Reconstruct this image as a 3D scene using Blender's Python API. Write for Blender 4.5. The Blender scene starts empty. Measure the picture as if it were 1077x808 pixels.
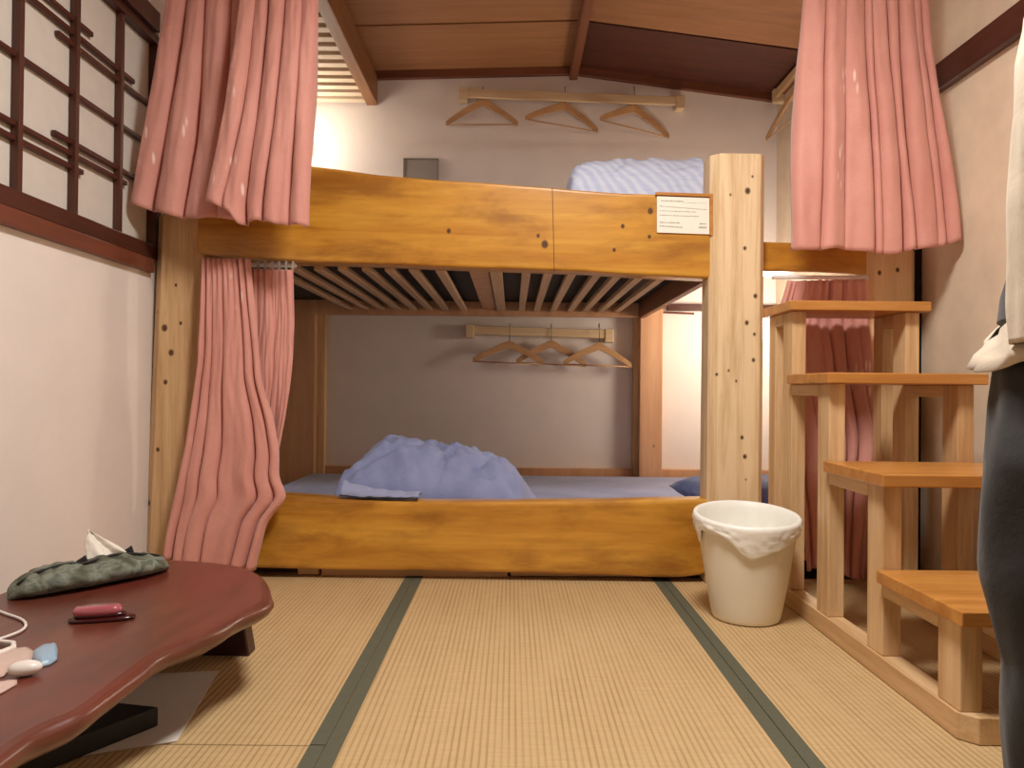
import bpy, bmesh, math, random
from mathutils import Vector, Matrix, noise
from math import sin, cos, pi, radians
scn = bpy.context.scene
col = scn.collection
random.seed(7)

# ------------------------------------------------------------------ camera
F = 780.0
PITCH, ROLL = radians(0.45), radians(0.6)
CAM = Vector((0, 0, 0.673))
M = Matrix.Rotation(pi/2 + PITCH, 3, 'X') @ Matrix.Rotation(ROLL, 3, 'Z')
cd = bpy.data.cameras.new('camera'); cam = bpy.data.objects.new('camera', cd); col.objects.link(cam)
cd.sensor_width = 36; cd.lens = F/1077*36; cd.clip_start = 0.02
cam.matrix_world = Matrix.Translation(CAM) @ M.to_4x4()
scn.camera = cam
def ray(px, py): return M @ Vector(((px-538.5)/F, -(py-404)/F, -1))
def at(px, py, Y): d = ray(px, py); return CAM + d*((Y-CAM.y)/d.y)
def onX(px, py, X): d = ray(px, py); return CAM + d*((X-CAM.x)/d.x)
def onZ(px, py, Z): d = ray(px, py); return CAM + d*((Z-CAM.z)/d.z)

# ------------------------------------------------------------------ materials
def lin(c):
    return tuple(((v/255)/12.92 if v/255 <= .04045 else ((v/255+.055)/1.055)**2.4) for v in c)
class NT:
    def __init__(s, name):
        s.m = bpy.data.materials.new(name); s.m.use_nodes = True
        s.t = s.m.node_tree; s.b = s.t.nodes['Principled BSDF']
    def n(s, typ, **k):
        x = s.t.nodes.new(typ)
        for a, v in k.items(): setattr(x, a, v)
        return x
    def l(s, a, b): s.t.links.new(a, b)
    def coord(s, scale=(1,1,1), loc=(0,0,0), rot=(0,0,0)):
        tc = s.n('ShaderNodeTexCoord'); mp = s.n('ShaderNodeMapping')
        mp.inputs['Scale'].default_value = scale; mp.inputs['Location'].default_value = loc; mp.inputs['Rotation'].default_value = rot
        s.l(tc.outputs['Object'], mp.inputs['Vector']); return mp.outputs[0]
    def noise(s, vec, scale, detail=4, rough=.55, dist=0):
        x = s.n('ShaderNodeTexNoise'); x.inputs['Scale'].default_value = scale; x.inputs['Detail'].default_value = detail
        x.inputs['Roughness'].default_value = rough; x.inputs['Distortion'].default_value = dist
        s.l(vec, x.inputs['Vector']); return x.outputs['Fac']
    def ramp(s, fac, stops):
        r = s.n('ShaderNodeValToRGB'); e = r.color_ramp.elements
        while len(e) < len(stops): e.new(.5)
        for q, (p, c) in zip(e, stops): q.position = p; q.color = (*c, 1)
        s.l(fac, r.inputs[0]); return r.outputs[0]
    def mix(s, fac, a, b, mode='MIX'):
        x = s.n('ShaderNodeMix', data_type='RGBA', blend_type=mode)
        if isinstance(fac, (int, float)): x.inputs[0].default_value = fac
        else: s.l(fac, x.inputs[0])
        for v, i in ((a, 6), (b, 7)):
            if isinstance(v, tuple): x.inputs[i].default_value = (*v, 1)
            else: s.l(v, x.inputs[i])
        return x.outputs[2]
    def math(s, op, a, b=0):
        x = s.n('ShaderNodeMath', operation=op)
        for v, i in ((a, 0), (b, 1)):
            if isinstance(v, (int, float)): x.inputs[i].default_value = v
            else: s.l(v, x.inputs[i])
        return x.outputs[0]
    def maprange(s, v, a, b, c=0, d=1):
        x = s.n('ShaderNodeMapRange', interpolation_type='SMOOTHSTEP')
        s.l(v, x.inputs[0])
        for i, q in enumerate((a, b, c, d)): x.inputs[i+1].default_value = q
        return x.outputs[0]
    def bump(s, h, strength=.2, dist=.005):
        x = s.n('ShaderNodeBump'); x.inputs['Strength'].default_value = strength; x.inputs['Distance'].default_value = dist
        s.l(h, x.inputs['Height']); s.l(x.outputs[0], s.b.inputs['Normal'])
    def base(s, c):
        if isinstance(c, tuple): s.b.inputs['Base Color'].default_value = (*c, 1)
        else: s.l(c, s.b.inputs['Base Color'])
    def set(s, **k):
        for a, v in k.items(): s.b.inputs[a.replace('_', ' ')].default_value = v
        return s.m

def plain(name, c, rough=.6, var=.12, scale=12, bumps=.1, **k):
    m = NT(name); c = lin(c); v = m.coord()
    nz = m.noise(v, scale)
    m.base(m.ramp(nz, [(.3, tuple(x*(1-var) for x in c)), (.7, tuple(min(1, x*(1+var)) for x in c))]))
    if bumps: m.bump(m.noise(v, scale*6), bumps, .003)
    return m.set(Roughness=rough, **k)

def wood(name, dark, light, axis='X', rough=.45, scale=1.0, contrast=(.3, .7), knots=(), coat=0, cloud=0, knotr=.012, cloudc=None):
    """grain runs along axis"""
    m = NT(name)
    st = {'X': (.6, 9, 9), 'Y': (9, .6, 9), 'Z': (9, 9, .6)}[axis]
    v = m.coord(tuple(a*scale for a in st))
    n1 = m.noise(v, 2.2, 6, .6, .6)
    n2 = m.noise(m.coord(tuple(a*scale*4 for a in st)), 4, 3, .6)
    f = m.math('ADD', m.math('MULTIPLY', n1, .75), m.math('MULTIPLY', n2, .25))
    c = m.ramp(f, [(contrast[0], lin(dark)), (contrast[1], lin(light))])
    if cloud:
        ax = {'X': (1.3, 4, 4), 'Y': (4, 1.3, 4), 'Z': (4, 4, 1.3)}[axis]
        cl = m.noise(m.coord(ax), 2.1, 6, .62, .3)
        c = m.mix(m.maprange(cl, .40, .72, 0, cloud), c, lin(cloudc or dark), 'MIX')
    if knots:
        obj = m.coord()
        tot = None
        for k in knots:
            r = k[3] if len(k) > 3 else knotr
            sub = m.n('ShaderNodeVectorMath', operation='SUBTRACT'); m.l(obj, sub.inputs[0]); sub.inputs[1].default_value = k[:3]
            sc = m.n('ShaderNodeVectorMath', operation='MULTIPLY'); m.l(sub.outputs[0], sc.inputs[0]); sc.inputs[1].default_value = (1, .25, .8)
            ln = m.n('ShaderNodeVectorMath', operation='LENGTH'); m.l(sc.outputs[0], ln.inputs[0])
            q = m.maprange(ln.outputs['Value'], r*.45, r, 1, 0)
            tot = q if tot is None else m.math('MAXIMUM', tot, q)
        c = m.mix(tot, c, lin((84, 52, 26)))
    m.base(c); m.bump(n1, .12, .003)
    return m.set(Roughness=rough, Coat_Weight=coat, Coat_Roughness=.25)

def fabric(name, c, c2=None, scale=500, rough=.85, wr=.25, wscale=9):
    m = NT(name); v = m.coord(); c = lin(c); c2 = lin(c2) if c2 else tuple(x*.8 for x in c)
    m.base(m.mix(m.maprange(m.noise(v, 5, 5), .35, .65), c, c2))
    h = m.math('ADD', m.math('MULTIPLY', m.noise(v, scale, 2), .08), m.noise(v, wscale, 5, .6, .5))
    m.bump(h, wr, .02)
    return m.set(Roughness=rough, Sheen_Weight=.15)

MAT = {}
MAT['wall'] = plain('plaster', (228, 219, 212), .9, .03, 6, .15)
MAT['wall_right'] = plain('plaster_mottled', (220, 200, 175), .9, .07, 9, .2)
MAT['dark'] = wood('dark_stained_wood', (58, 28, 20), (84, 42, 28), 'Y', .4)
MAT['darkz'] = wood('dark_stained_upright', (62, 32, 22), (92, 50, 34), 'Z', .45)
MAT['reddish'] = wood('reddish_trim_wood', (88, 44, 30), (122, 66, 44), 'Y', .45)
MAT['paper'] = plain('shoji_paper', (212, 206, 197), .9, .03, 20, .05)
MAT['ceil'] = wood('ceiling_board', (136, 90, 56), (176, 124, 80), 'X', .6, 1, (.2, .8))
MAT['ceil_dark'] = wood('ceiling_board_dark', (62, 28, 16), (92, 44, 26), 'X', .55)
MAT['ceil_trim'] = wood('ceiling_batten', (96, 52, 30), (136, 82, 50), 'Y', .5)
MAT['ceil_trimx'] = wood('ceiling_cornice', (92, 50, 30), (128, 74, 46), 'X', .5)
MAT['beam'] = wood('amber_varnished_wood', (176, 112, 26), (218, 162, 62), 'X', .33, .6, (.3, .68), coat=.3, cloud=.75, cloudc=(132, 76, 20), knotr=.011,
    knots=[tuple(at(x, y, 2.61)-Vector((0, 2.7, 0)))+(r,) for x, y, r in ((573, 257, .016), (655, 238, .009), (684, 222, .013), (683, 249, .008), (566, 248, .008), (472, 243, .01), (646, 263, .008))])
MAT['tread'] = wood('tread_oiled_wood', (164, 102, 40), (204, 144, 72), 'X', .35, .7, (.35, .65), coat=.2, cloud=.3)
MAT['pine'] = wood('pale_pine', (184, 142, 96), (222, 188, 142), 'Z', .5, .8, (.36, .62))
MAT['pine_y'] = wood('pale_pine_rail', (184, 142, 96), (222, 188, 142), 'Y', .5, .8, (.36, .62))
MAT['pine_x'] = wood('pale_pine_board', (190, 148, 100), (222, 184, 136), 'X', .5, .7, (.3, .68))
def kn(lst, Y): return [tuple(at(x, y, Y)-Vector((0, 2.7, 0)))+(r*1.05,) for x, y, r in lst]
MAT['post_mid'] = wood('pine_post_knotty', (202, 166, 118), (236, 208, 166), 'Z', .5, .8, (.38, .58),
    knots=kn([(785,202,.013),(767,206,.007),(790,187,.007),(782,262,.009),(793,312,.010),(784,340,.010),(792,352,.008),(791,379,.009),(765,390,.007),(773,401,.007),(779,460,.009),(782,480,.010),(753,394,.007),(783,504,.006)], 2.60))
MAT['post_left'] = wood('pine_post_left', (184, 144, 98), (220, 184, 136), 'Z', .5, .8, (.36, .6),
    knots=kn([(173,345,.013),(180,371,.012),(174,402,.009),(164,328,.006),(190,340,.007),(166,473,.008),(154,530,.012),(149,551,.009),(185,300,.006)], 2.60))
MAT['post_right'] = wood('pine_post_right', (208, 172, 126), (232, 200, 154), 'Z', .5, .6, (.3, .66),
    knots=kn([(925,287,.009),(944,284,.009)], 2.64))
MAT['post_back'] = wood('pine_post_back', (186, 138, 100), (214, 168, 128), 'Z', .55, .6, (.3, .66),
    knots=kn([(689,470,.014),(684,486,.009)], 4.05))
MAT['slat'] = wood('slat_wood', (176, 140, 104), (214, 180, 142), 'Y', .6)
MAT['slat_x'] = wood('slat_wood_cross', (206, 182, 152), (232, 214, 190), 'X', .6)
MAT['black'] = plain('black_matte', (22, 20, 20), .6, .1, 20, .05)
MAT['hanger'] = wood('hanger_wood', (172, 128, 86), (206, 164, 118), 'X', .45)
MAT['hanger_bar'] = wood('hanger_bar_wood', (200, 172, 132), (228, 204, 166), 'X', .5)
MAT['wire'] = plain('metal_wire', (120, 105, 90), .35, .05, 20, 0, Metallic=1.0)
MAT['blue'] = fabric('blue_grey_cotton', (140, 148, 186), (126, 134, 174), wr=.6, wscale=7)
MAT['sheet'] = fabric('blue_grey_sheet', (146, 152, 184), (134, 140, 172), wr=.15, wscale=4)
MAT['pillowblue'] = fabric('slate_blue_pillowcase', (96, 108, 150), (82, 94, 136), wr=.2)
MAT['bag'] = plain('white_plastic_bag', (240, 238, 228), .42, .02, 8, .15, Transmission_Weight=.0)
MAT['can'] = plain('cream_plastic', (234, 226, 206), .38, .02, 4, .03)
MAT['white'] = plain('white_plastic', (235, 228, 220), .35, .02, 8, 0)
MAT['tissue'] = plain('tissue_paper', (232, 224, 212), .9, .03, 20, .2)
MAT['sign'] = plain('card_white', (238, 232, 218), .7, .02, 8, 0)
MAT['ink'] = plain('printed_ink', (120, 112, 100), .8, .1, 8, 0)
MAT['grey_label'] = plain('grey_acrylic', (158, 150, 142), .25, .06, 10, 0)
MAT['grey_edge'] = plain('grey_acrylic_edge', (132, 124, 116), .3, .05, 10, 0)
MAT['skin'] = plain('skin', (214, 168, 138), .5, .04, 10, .05, Subsurface_Weight=.1)
MAT['hair'] = plain('black_hair', (26, 20, 18), .45, .2, 60, .3)
MAT['shirt'] = fabric('cream_linen', (206, 192, 170), (192, 176, 154), wr=.16, wscale=14)
MAT['trousers'] = fabric('black_trouser_cloth', (30, 28, 27), (24, 22, 22), wr=.3, wscale=5)
MAT['tshirt'] = fabric('charcoal_jersey', (36, 34, 33), (30, 28, 27), wr=.2)
MAT['brush_dark'] = plain('dark_red_plastic', (60, 14, 16), .25, .05, 10, 0)
MAT['pinkwrap'] = plain('beige_pink_film', (206, 180, 168), .3, .05, 12, .2)
MAT['bluewrap'] = plain('light_blue_film', (150, 178, 200), .35, .05, 12, .15)
MAT['floorwood'] = plain('under_board', (120, 88, 60), .8, .1, 6, .1)

# brush pink: glossy translucent
m = NT('pink_translucent_plastic'); m.base(lin((205, 110, 120)))
MAT['brush_pink'] = m.set(Roughness=.12, Transmission_Weight=.35, Coat_Weight=.6)

# table lacquer
m = NT('dark_red_lacquered_slab'); v = m.coord((5, 1.0, 5))
c = m.ramp(m.noise(v, 2.4, 5, .6, .8), [(.3, lin((78, 36, 26))), (.7, lin((112, 58, 42)))])
c = m.mix(m.maprange(m.noise(m.coord((1.5, 1.5, 1.5)), 1.6, 3), .5, .68, 0, .55), c, lin((112, 42, 32)))
m.base(c); MAT['lacquer'] = m.set(Roughness=.36, Coat_Weight=.25, Coat_Roughness=.25)
MAT['lacquer_dark'] = plain('lacquered_leg', (52, 22, 16), .35, .1, 8, .05)

# tatami
m = NT('tatami_rush'); tc = m.coord()
sep = m.n('ShaderNodeSeparateXYZ'); m.l(tc, sep.inputs[0])
rib = m.math('SINE', m.math('MULTIPLY', sep.outputs[0], 2*pi/.0135))
fine = m.math('SINE', m.math('MULTIPLY', sep.outputs[1], 2*pi/.0042))
ribn = m.maprange(rib, -1, .1, 0, 1)
c0 = m.ramp(m.noise(m.coord((3, 26, 1)), 4, 4, .6), [(.2, lin((188, 157, 112))), (.8, lin((204, 174, 129)))])
c1 = m.mix(m.maprange(m.noise(m.coord((1, 60, 1)), 9, 2), .45, .6, 0, .3), c0, lin((190, 158, 106)))
c2 = m.mix(m.math('MULTIPLY', m.maprange(ribn, 0, 1, .62, 0), m.maprange(m.noise(m.coord((8, .8, 1)), 3, 3), .3, .7, .35, 1)), c1, lin((150, 118, 70)))
m.base(c2)
h = m.math('ADD', m.math('MULTIPLY', ribn, 1), m.math('MULTIPLY', fine, .15))
m.bump(h, .45, .0018)
MAT['tatami'] = m.set(Roughness=.62)
m = NT('tatami_border_cloth'); v = m.coord()
ch = m.n('ShaderNodeTexChecker'); ch.inputs['Scale'].default_value = 260; m.l(v, ch.inputs['Vector'])
ch.inputs['Color1'].default_value = (*lin((78, 78, 60)), 1); ch.inputs['Color2'].default_value = (*lin((98, 97, 78)), 1)
m.base(m.mix(m.maprange(m.noise(v, 60, 3), .4, .6, 0, .5), ch.outputs[0], lin((84, 84, 66))))
MAT['heri'] = m.set(Roughness=.8)

# curtain
m = NT('pink_curtain_cloth'); v = m.coord()
c = m.ramp(m.noise(v, 3.5, 5, .6), [(.3, lin((208, 142, 128))), (.7, lin((222, 160, 146)))])
wv = m.noise(m.coord((240, 240, 240)), 1, 2)
c = m.mix(m.maprange(wv, .3, .7, 0, .22), c, lin((194, 126, 116)))
# sparse pale embroidered flecks
vo = m.n('ShaderNodeTexVoronoi', feature='F1'); vo.inputs['Scale'].default_value = 5.2
m.l(m.coord((1, .6, .62)), vo.inputs['Vector'])
vo2 = m.n('ShaderNodeTexVoronoi', feature='F1'); vo2.inputs['Scale'].default_value = 36; m.l(m.coord((1.5, .4, .3), rot=(0, .12, 0)), vo2.inputs['Vector'])
fl = m.math('MULTIPLY', m.maprange(vo.outputs['Distance'], .2, .34, 1, 0), m.maprange(vo2.outputs['Distance'], .12, .30, 1, 0))
c = m.mix(m.math('MULTIPLY', fl, .75), c, lin((250, 224, 212)))
m.base(c); m.bump(m.math('ADD', m.noise(v, 420, 2), m.math('MULTIPLY', m.noise(v, 14, 4), 3)), .22, .003)
MAT['curtain'] = m.set(Roughness=.7, Sheen_Weight=.3)

# upper duvet, pale blue and white; diagonal fold shading painted in as faint bands
m = NT('fold_shaded_pale_blue_cotton'); v = m.coord(rot=(0, .65, 0))
wvt = m.n('ShaderNodeTexWave', wave_type='BANDS', bands_direction='X'); wvt.inputs['Scale'].default_value = 9; wvt.inputs['Distortion'].default_value = 7; wvt.inputs['Detail'].default_value = 2; wvt.inputs['Detail Scale'].default_value = .6
m.l(v, wvt.inputs['Vector'])
c = m.mix(m.maprange(wvt.outputs['Fac'], .2, .85, 0, .6), lin((188, 198, 224)), lin((216, 222, 234)))
m.base(c); m.bump(m.noise(m.coord((3, 3, 9), rot=(0, .65, 0)), 3, 4, .5, .4), .6, .03); MAT['duvet'] = m.set(Roughness=.85)

# camouflage tissue pouch
m = NT('grey_green_camouflage'); v = m.coord()
c = m.ramp(m.noise(v, 26, 3, .5, .6), [(.36, lin((74, 74, 58))), (.47, lin((104, 108, 92))), (.56, lin((126, 132, 118))), (.66, lin((90, 98, 86)))])
m.base(c); m.bump(m.noise(v, 40, 4), .6, .008); MAT['camo'] = m.set(Roughness=.75)

def emis(name, c, s):
    m = NT(name); m.base(lin(c)); m.b.inputs['Emission Color'].default_value = (*lin(c), 1)
    m.b.inputs['Emission Strength'].default_value = s; return m.m
MAT['lamp'] = emis('lamp_diffuser', (255, 238, 214), 6)

# ------------------------------------------------------------------ helpers
def obj(name, bm, m, parent=None, smooth=False, bevel=0, seg=2):
    me = bpy.data.meshes.new(name); bmesh.ops.recalc_face_normals(bm, faces=bm.faces); bm.to_mesh(me); bm.free()
    me.materials.append(m if not isinstance(m, str) else MAT[m])
    o = bpy.data.objects.new(name, me); col.objects.link(o)
    if parent: o.parent = parent
    if smooth:
        for p in me.polygons: p.use_smooth = True
    if bevel:
        b = o.modifiers.new('bevel', 'BEVEL'); b.width = bevel; b.segments = seg; b.limit_method = 'ANGLE'; b.angle_limit = radians(35)
    return o
def tag(o, label=None, cat=None, group=None, kind=None):
    if label: o['label'] = label
    if cat: o['category'] = cat
    if group: o['group'] = group
    if kind: o['kind'] = kind
    return o
def thing(name, label, cat, loc=(0, 0, 0), group=None):
    o = bpy.data.objects.new(name, None); col.objects.link(o); o.empty_display_size = .05
    o.location = loc; return tag(o, label, cat, group)
def attach(o, t):
    """parent keeping world coordinates baked in the mesh (mesh built in world space)"""
    o.parent = t; o.data.transform(Matrix.Translation(-Vector(t.location))) if o.data else None
    return o
def struct(name, bm, m, **k):
    o = obj(name, bm, m, **k); o['kind'] = 'structure'; return o
def box(bm, x0, x1, y0, y1, z0, z1):
    vs = [bm.verts.new((x, y, z)) for z in (z0, z1) for x, y in ((x0, y0), (x1, y0), (x1, y1), (x0, y1))]
    for f in ((3, 2, 1, 0), (4, 5, 6, 7), (0, 1, 5, 4), (1, 2, 6, 5), (2, 3, 7, 6), (3, 0, 4, 7)):
        bm.faces.new([vs[i] for i in f])
    return vs
def BX(*a):
    bm = bmesh.new(); box(bm, *a); return bm
def prism(pts, axis, a, b, bm=None):
    """pts: list of 2-tuples in plane perpendicular to axis, extruded a..b (a/b may be callables)"""
    bm = bm or bmesh.new()
    def mk(p, t):
        if axis == 'Y': return (p[0], t, p[1])
        if axis == 'X': return (t, p[0], p[1])
        return (p[0], p[1], t)
    A = [bm.verts.new(mk(p, a)) for p in pts]; B = [bm.verts.new(mk(p, b)) for p in pts]
    bm.faces.new(A); bm.faces.new(B[::-1]); n = len(pts)
    for i in range(n): bm.faces.new((A[i], B[i], B[(i+1) % n], A[(i+1) % n]))
    return bm
def lerp_poly(poly, t):
    """poly [(k, v)] sorted by k"""
    if t <= poly[0][0]: return poly[0][1]
    for (a, va), (b, vb) in zip(poly, poly[1:]):
        if t <= b: return va + (vb-va)*(t-a)/(b-a)
    return poly[-1][1]
def smooth_poly(poly, t):
    h = (poly[-1][0]-poly[0][0])*.03
    return (lerp_poly(poly, t-h)+lerp_poly(poly, t+h)+2*lerp_poly(poly, t))/4
def tube(bm, pts, r, n=8, cap=True, closed=False):
    pts = [Vector(p) for p in pts]; rings = []
    up = Vector((0, 0, 1))
    for i, p in enumerate(pts):
        a = pts[max(i-1, 0)]; b = pts[min(i+1, len(pts)-1)]
        d = (b-a).normalized()
        u = d.cross(up if abs(d.z) < .95 else Vector((1, 0, 0))).normalized(); w = d.cross(u)
        rr = r[i] if isinstance(r, (list, tuple)) else r
        rings.append([bm.verts.new(p + u*rr*cos(2*pi*k/n) + w*rr*sin(2*pi*k/n)) for k in range(n)])
    for A, B in zip(rings, rings[1:]):
        for k in range(n): bm.faces.new((A[k], A[(k+1) % n], B[(k+1) % n], B[k]))
    if cap: bm.faces.new(rings[0][::-1]); bm.faces.new(rings[-1])
    return bm
def loft(rings, n=48, wr=0, seed=0, bm=None, cap=True, sq=1.0):
    """rings: (cx,cy,cz,rx,ry)"""
    bm = bm or bmesh.new(); R = []
    for j, (cx, cy, cz, rx, ry) in enumerate(rings):
        ring = []
        for k in range(n):
            a = 2*pi*k/n; d = Vector((cos(a), sin(a)))
            w = 1 + wr*noise.noise(Vector((d.x*2.2+seed, d.y*2.2, cz*7+seed)))
            cx_, sx_ = (abs(cos(a))**sq)*(1 if cos(a) > 0 else -1), (abs(sin(a))**sq)*(1 if sin(a) > 0 else -1)
            ring.append(bm.verts.new((cx+rx*cx_*w, cy+ry*sx_*w, cz)))
        R.append(ring)
    for A, B in zip(R, R[1:]):
        for k in range(n): bm.faces.new((A[k], A[(k+1) % n], B[(k+1) % n], B[k]))
    if cap: bm.faces.new(R[0][::-1]); bm.faces.new(R[-1])
    return bm
def interp_rings(rings, m=6):
    out = []
    for a, b in zip(rings, rings[1:]):
        for i in range(m):
            t = i/m; out.append(tuple(p+(q-p)*t for p, q in zip(a, b)))
    out.append(rings[-1]); return out
def subsurf(o, l=1):
    s = o.modifiers.new('sub', 'SUBSURF'); s.levels = l; s.render_levels = l; return o

XL, XR, YB, YR = -1.28, 1.49, 4.2, -1.3
# ------------------------------------------------------------------ the room
struct('floor', BX(XL-.1, XR+.1, YR-.1, YB+.1, -.12, -.03), 'floorwood')
# tatami mats: each mat is a rush body with two cloth borders
XS1, XS2 = -.343, .540
def mat(x0, x1, y0, y1, label, borders=('l', 'r')):
    t = thing('tatami_mat', label, 'tatami mat', ((x0+x1)/2, (y0+y1)/2, -.03), 'tatami mats covering the floor')
    attach(obj('rush_surface', BX(x0+.001, x1-.001, y0+.0015, y1-.0015, -.03, 0), 'tatami', bevel=.002), t)
    if 'l' in borders: attach(obj('cloth_border', BX(x0+.001, x0+.031, y0+.0015, y1-.0015, -.0005, .001), 'heri'), t)
    if 'r' in borders: attach(obj('cloth_border', BX(x1-.031, x1-.001, y0+.0015, y1-.0015, -.0005, .001), 'heri'), t)
mat(XL, XS1, 1.40, 3.2, 'straw tatami mat between the low red table and the left dark green strip')
mat(XL, XS1, -.4, 1.40, 'straw tatami mat at bottom left, nearest the viewer beside the red table', )
mat(XS1, XS2, .88, 2.69, 'central straw tatami mat between the two dark green border strips')
mat(XS1, XS2, -.92, .88, 'straw tatami mat under the viewer, in front of the central one')
mat(XS2, XR, 1.0, 2.69, 'straw tatami mat under the white waste bin and the wooden steps')
mat(XS2, XR, -.8, 1.0, 'straw tatami mat in the near right corner, under the standing person')

struct('wall_back', BX(XL-.1, XR+.1, YB, YB+.1, -.03, 2.75), 'wall')
struct('wall_rear', BX(XL-.1, XR+.1, YR-.1, YR, -.03, 2.75), 'wall')
struct('wall_right', BX(XR, XR+.1, YR, YB, -.03, 2.75), 'wall_right')
bm = bmesh.new()
WZ0, WZ1, WY0, WY1 = 1.171, 1.885, .75, 2.62
box(bm, XL-.1, XL, YR, YB, -.03, WZ0-.05); box(bm, XL-.1, XL, YR, YB, WZ1+.05, 2.75)
box(bm, XL-.1, XL, YR, WY0, WZ0-.05, WZ1+.05); box(bm, XL-.1, XL, WY1+.03, YB, WZ0-.05, WZ1+.05)
struct('wall_left', bm, 'wall')
# trim on right wall, picture rail
struct('trim_1', BX(XR-.03, XR, YR, 2.60, 1.725, 1.82), 'dark', bevel=.004)
struct('trim_2', BX(XR-.026, XR, 2.70, 2.76, .001, 1.72), plain('dark_wall_post', (26, 20, 17), .95, .1, 20, 0))
# window: shoji with lattice
w = struct('window_1', BX(XL-.03, XL-.02, WY0, WY1, WZ0-.02, WZ1+.02), 'paper')
bm = bmesh.new()
box(bm, XL-.025, XL+.012, WY0-.05, WY1+.03, WZ0-.05, WZ0)
box(bm, XL-.025, XL+.012, WY0-.05, WY1+.03, WZ1, WZ1+.03)
box(bm, XL-.025, XL+.012, WY1, WY1+.045, WZ0, WZ1); box(bm, XL-.025, XL+.012, WY0-.05, WY0, WZ0, WZ1)
obj('window_frame', bm, 'dark', w, bevel=.003)
for yc in (.95, 1.18, 1.42, 1.665, 1.913, 2.16, 2.406):
    obj('muntin', BX(XL-.018, XL+.004, yc-.009, yc+.009, WZ0, WZ1), 'darkz', w, bevel=.002)
def hb(z, y0, y1):
    obj('crossbar', BX(XL-.019, XL-.004, y0, y1, z-.008, z+.008), 'dark', w, bevel=.003)
hb(1.525, WY0, WY1); hb(1.665, 2.08, WY1); hb(1.70, 1.2, 2.50); hb(1.74, WY0, 2.25)
hb(1.38, 2.07, WY1); hb(1.346, 1.0, 2.46); hb(1.308, WY0, 2.21)
struct('trim_3', BX(XL, XL+.022, YR, 2.60, 1.070, 1.118), 'reddish', bevel=.003)
struct('trim_4', BX(XL, XL+.03, YR, 2.60, 1.915, 1.985), 'dark', bevel=.003)

# ceiling: two slopes meeting at a ridge batten
RX = .33
def cz(x):   # board height over x
    return 2.505 - (RX-x)*.035 if x < RX else 2.505 - (x-RX)*.125
def slope(x0, x1, y0, y1, dz0, dz1, bm):
    vs = [(x0, y0, cz(x0)+dz0), (x1, y0, cz(x1)+dz0), (x1, y1, cz(x1)+dz0), (x0, y1, cz(x0)+dz0)]
    vt = [(a, b, c-dz0+dz1) for a, b, c in vs]
    A = [bm.verts.new(v) for v in vs]; B = [bm.verts.new(v) for v in vt]
    bm.faces.new(A[::-1]); bm.faces.new(B)
    for i in range(4): bm.faces.new((A[i], A[(i+1) % 4], B[(i+1) % 4], B[i]))
    return bm
ys = [YB, 3.66, 2.92, 2.18, 1.44, .70, -.04, -.78, YR]
cl = None
for side, (x0, x1) in enumerate(((XL, RX), (RX, XR))):
    for i, (b, a) in enumerate(zip(ys, ys[1:])):
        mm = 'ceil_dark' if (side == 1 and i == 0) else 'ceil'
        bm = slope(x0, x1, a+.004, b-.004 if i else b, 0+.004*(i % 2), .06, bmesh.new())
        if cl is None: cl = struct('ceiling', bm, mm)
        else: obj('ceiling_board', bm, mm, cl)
bm = bmesh.new(); slope(XL, RX, YR, YB, .05, .08, bm); slope(RX, XR, YR, YB, .05, .08, bm)
obj('backing', bm, 'ceil_dark', cl)
obj('ridge_batten', BX(RX-.022, RX+.022, YR, YB, 2.435, 2.51), 'ceil_trim', cl, bevel=.004)
bm = bmesh.new(); slope(XL, RX-.02, YB-.03, YB, -.045, .02, bm); slope(RX+.02, XR, YB-.03, YB, -.045, .02, bm)
struct('trim_5', bm, 'ceil_trimx', bevel=.003)
struct('trim_6', BX(XR-.03, XR, YR, YB-.03, cz(XR)-.04, cz(XR)+.02), 'ceil_trim')

# ------------------------------------------------------------------ slatted ceiling rack, upper left
t = thing('ceiling_rack', 'pale slatted wooden rack under the ceiling above the upper bunk, upper left', 'rack', (-1.0, 4.2, 2.28))
xr = onZ(391, 110, 2.28).x
attach(obj('side_beam', BX(xr-.03, xr+.03, 2.75, YB, 2.28, 2.44), wood('rack_beam', (120, 78, 46), (160, 112, 72), 'Y', .5), bevel=.003), t)
attach(obj('front_beam', BX(XL, xr-.03, 2.75, 2.80, 2.28, 2.36), 'ceil_trimx', bevel=.003), t)
y = 4.145
while y > 2.85:
    attach(obj('slat', BX(XL, xr-.03, y-.026, y+.022, 2.283, 2.303), 'slat_x', bevel=.002), t); y -= .091

# ------------------------------------------------------------------ bunk bed
bed = thing('bunk_bed', 'wooden bunk bed with amber live-edge side boards and pale pine posts', 'bunk bed', (0, 2.7, 0))
def bedpart(name, bm, m, **k): return attach(obj(name, bm, m, **k), bed)
def beam(name, top, bot, Y0, Y1, m, **k):
    pts = [(at(x, y, Y0).x, at(x, y, Y0).z) for x, y in top] + [(at(x, y, Y0).x, at(x, y, Y0).z) for x, y in bot[::-1]]
    return bedpart(name, prism(pts, 'Y', Y0, Y1), m, **k)
def dens(poly, n=40):
    a, b = poly[0][0], poly[-1][0]
    return [(a+(b-a)*i/n, smooth_poly(poly, a+(b-a)*i/n) + .5*noise.noise(Vector((i*.35, poly[0][1], 0)))) for i in range(n+1)]
beam('upper_side_board', dens([(206,167),(260,169),(330,174),(360,178),(400,184),(440,187),(480,190),(530,193),(580,197),(640,202),(690,204),(752,207)]),
     dens([(206,266),(270,272),(330,276),(400,278),(500,282),(600,285),(680,290),(752,293)]), 2.61, 2.70, 'beam', bevel=.012, seg=3)
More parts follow.
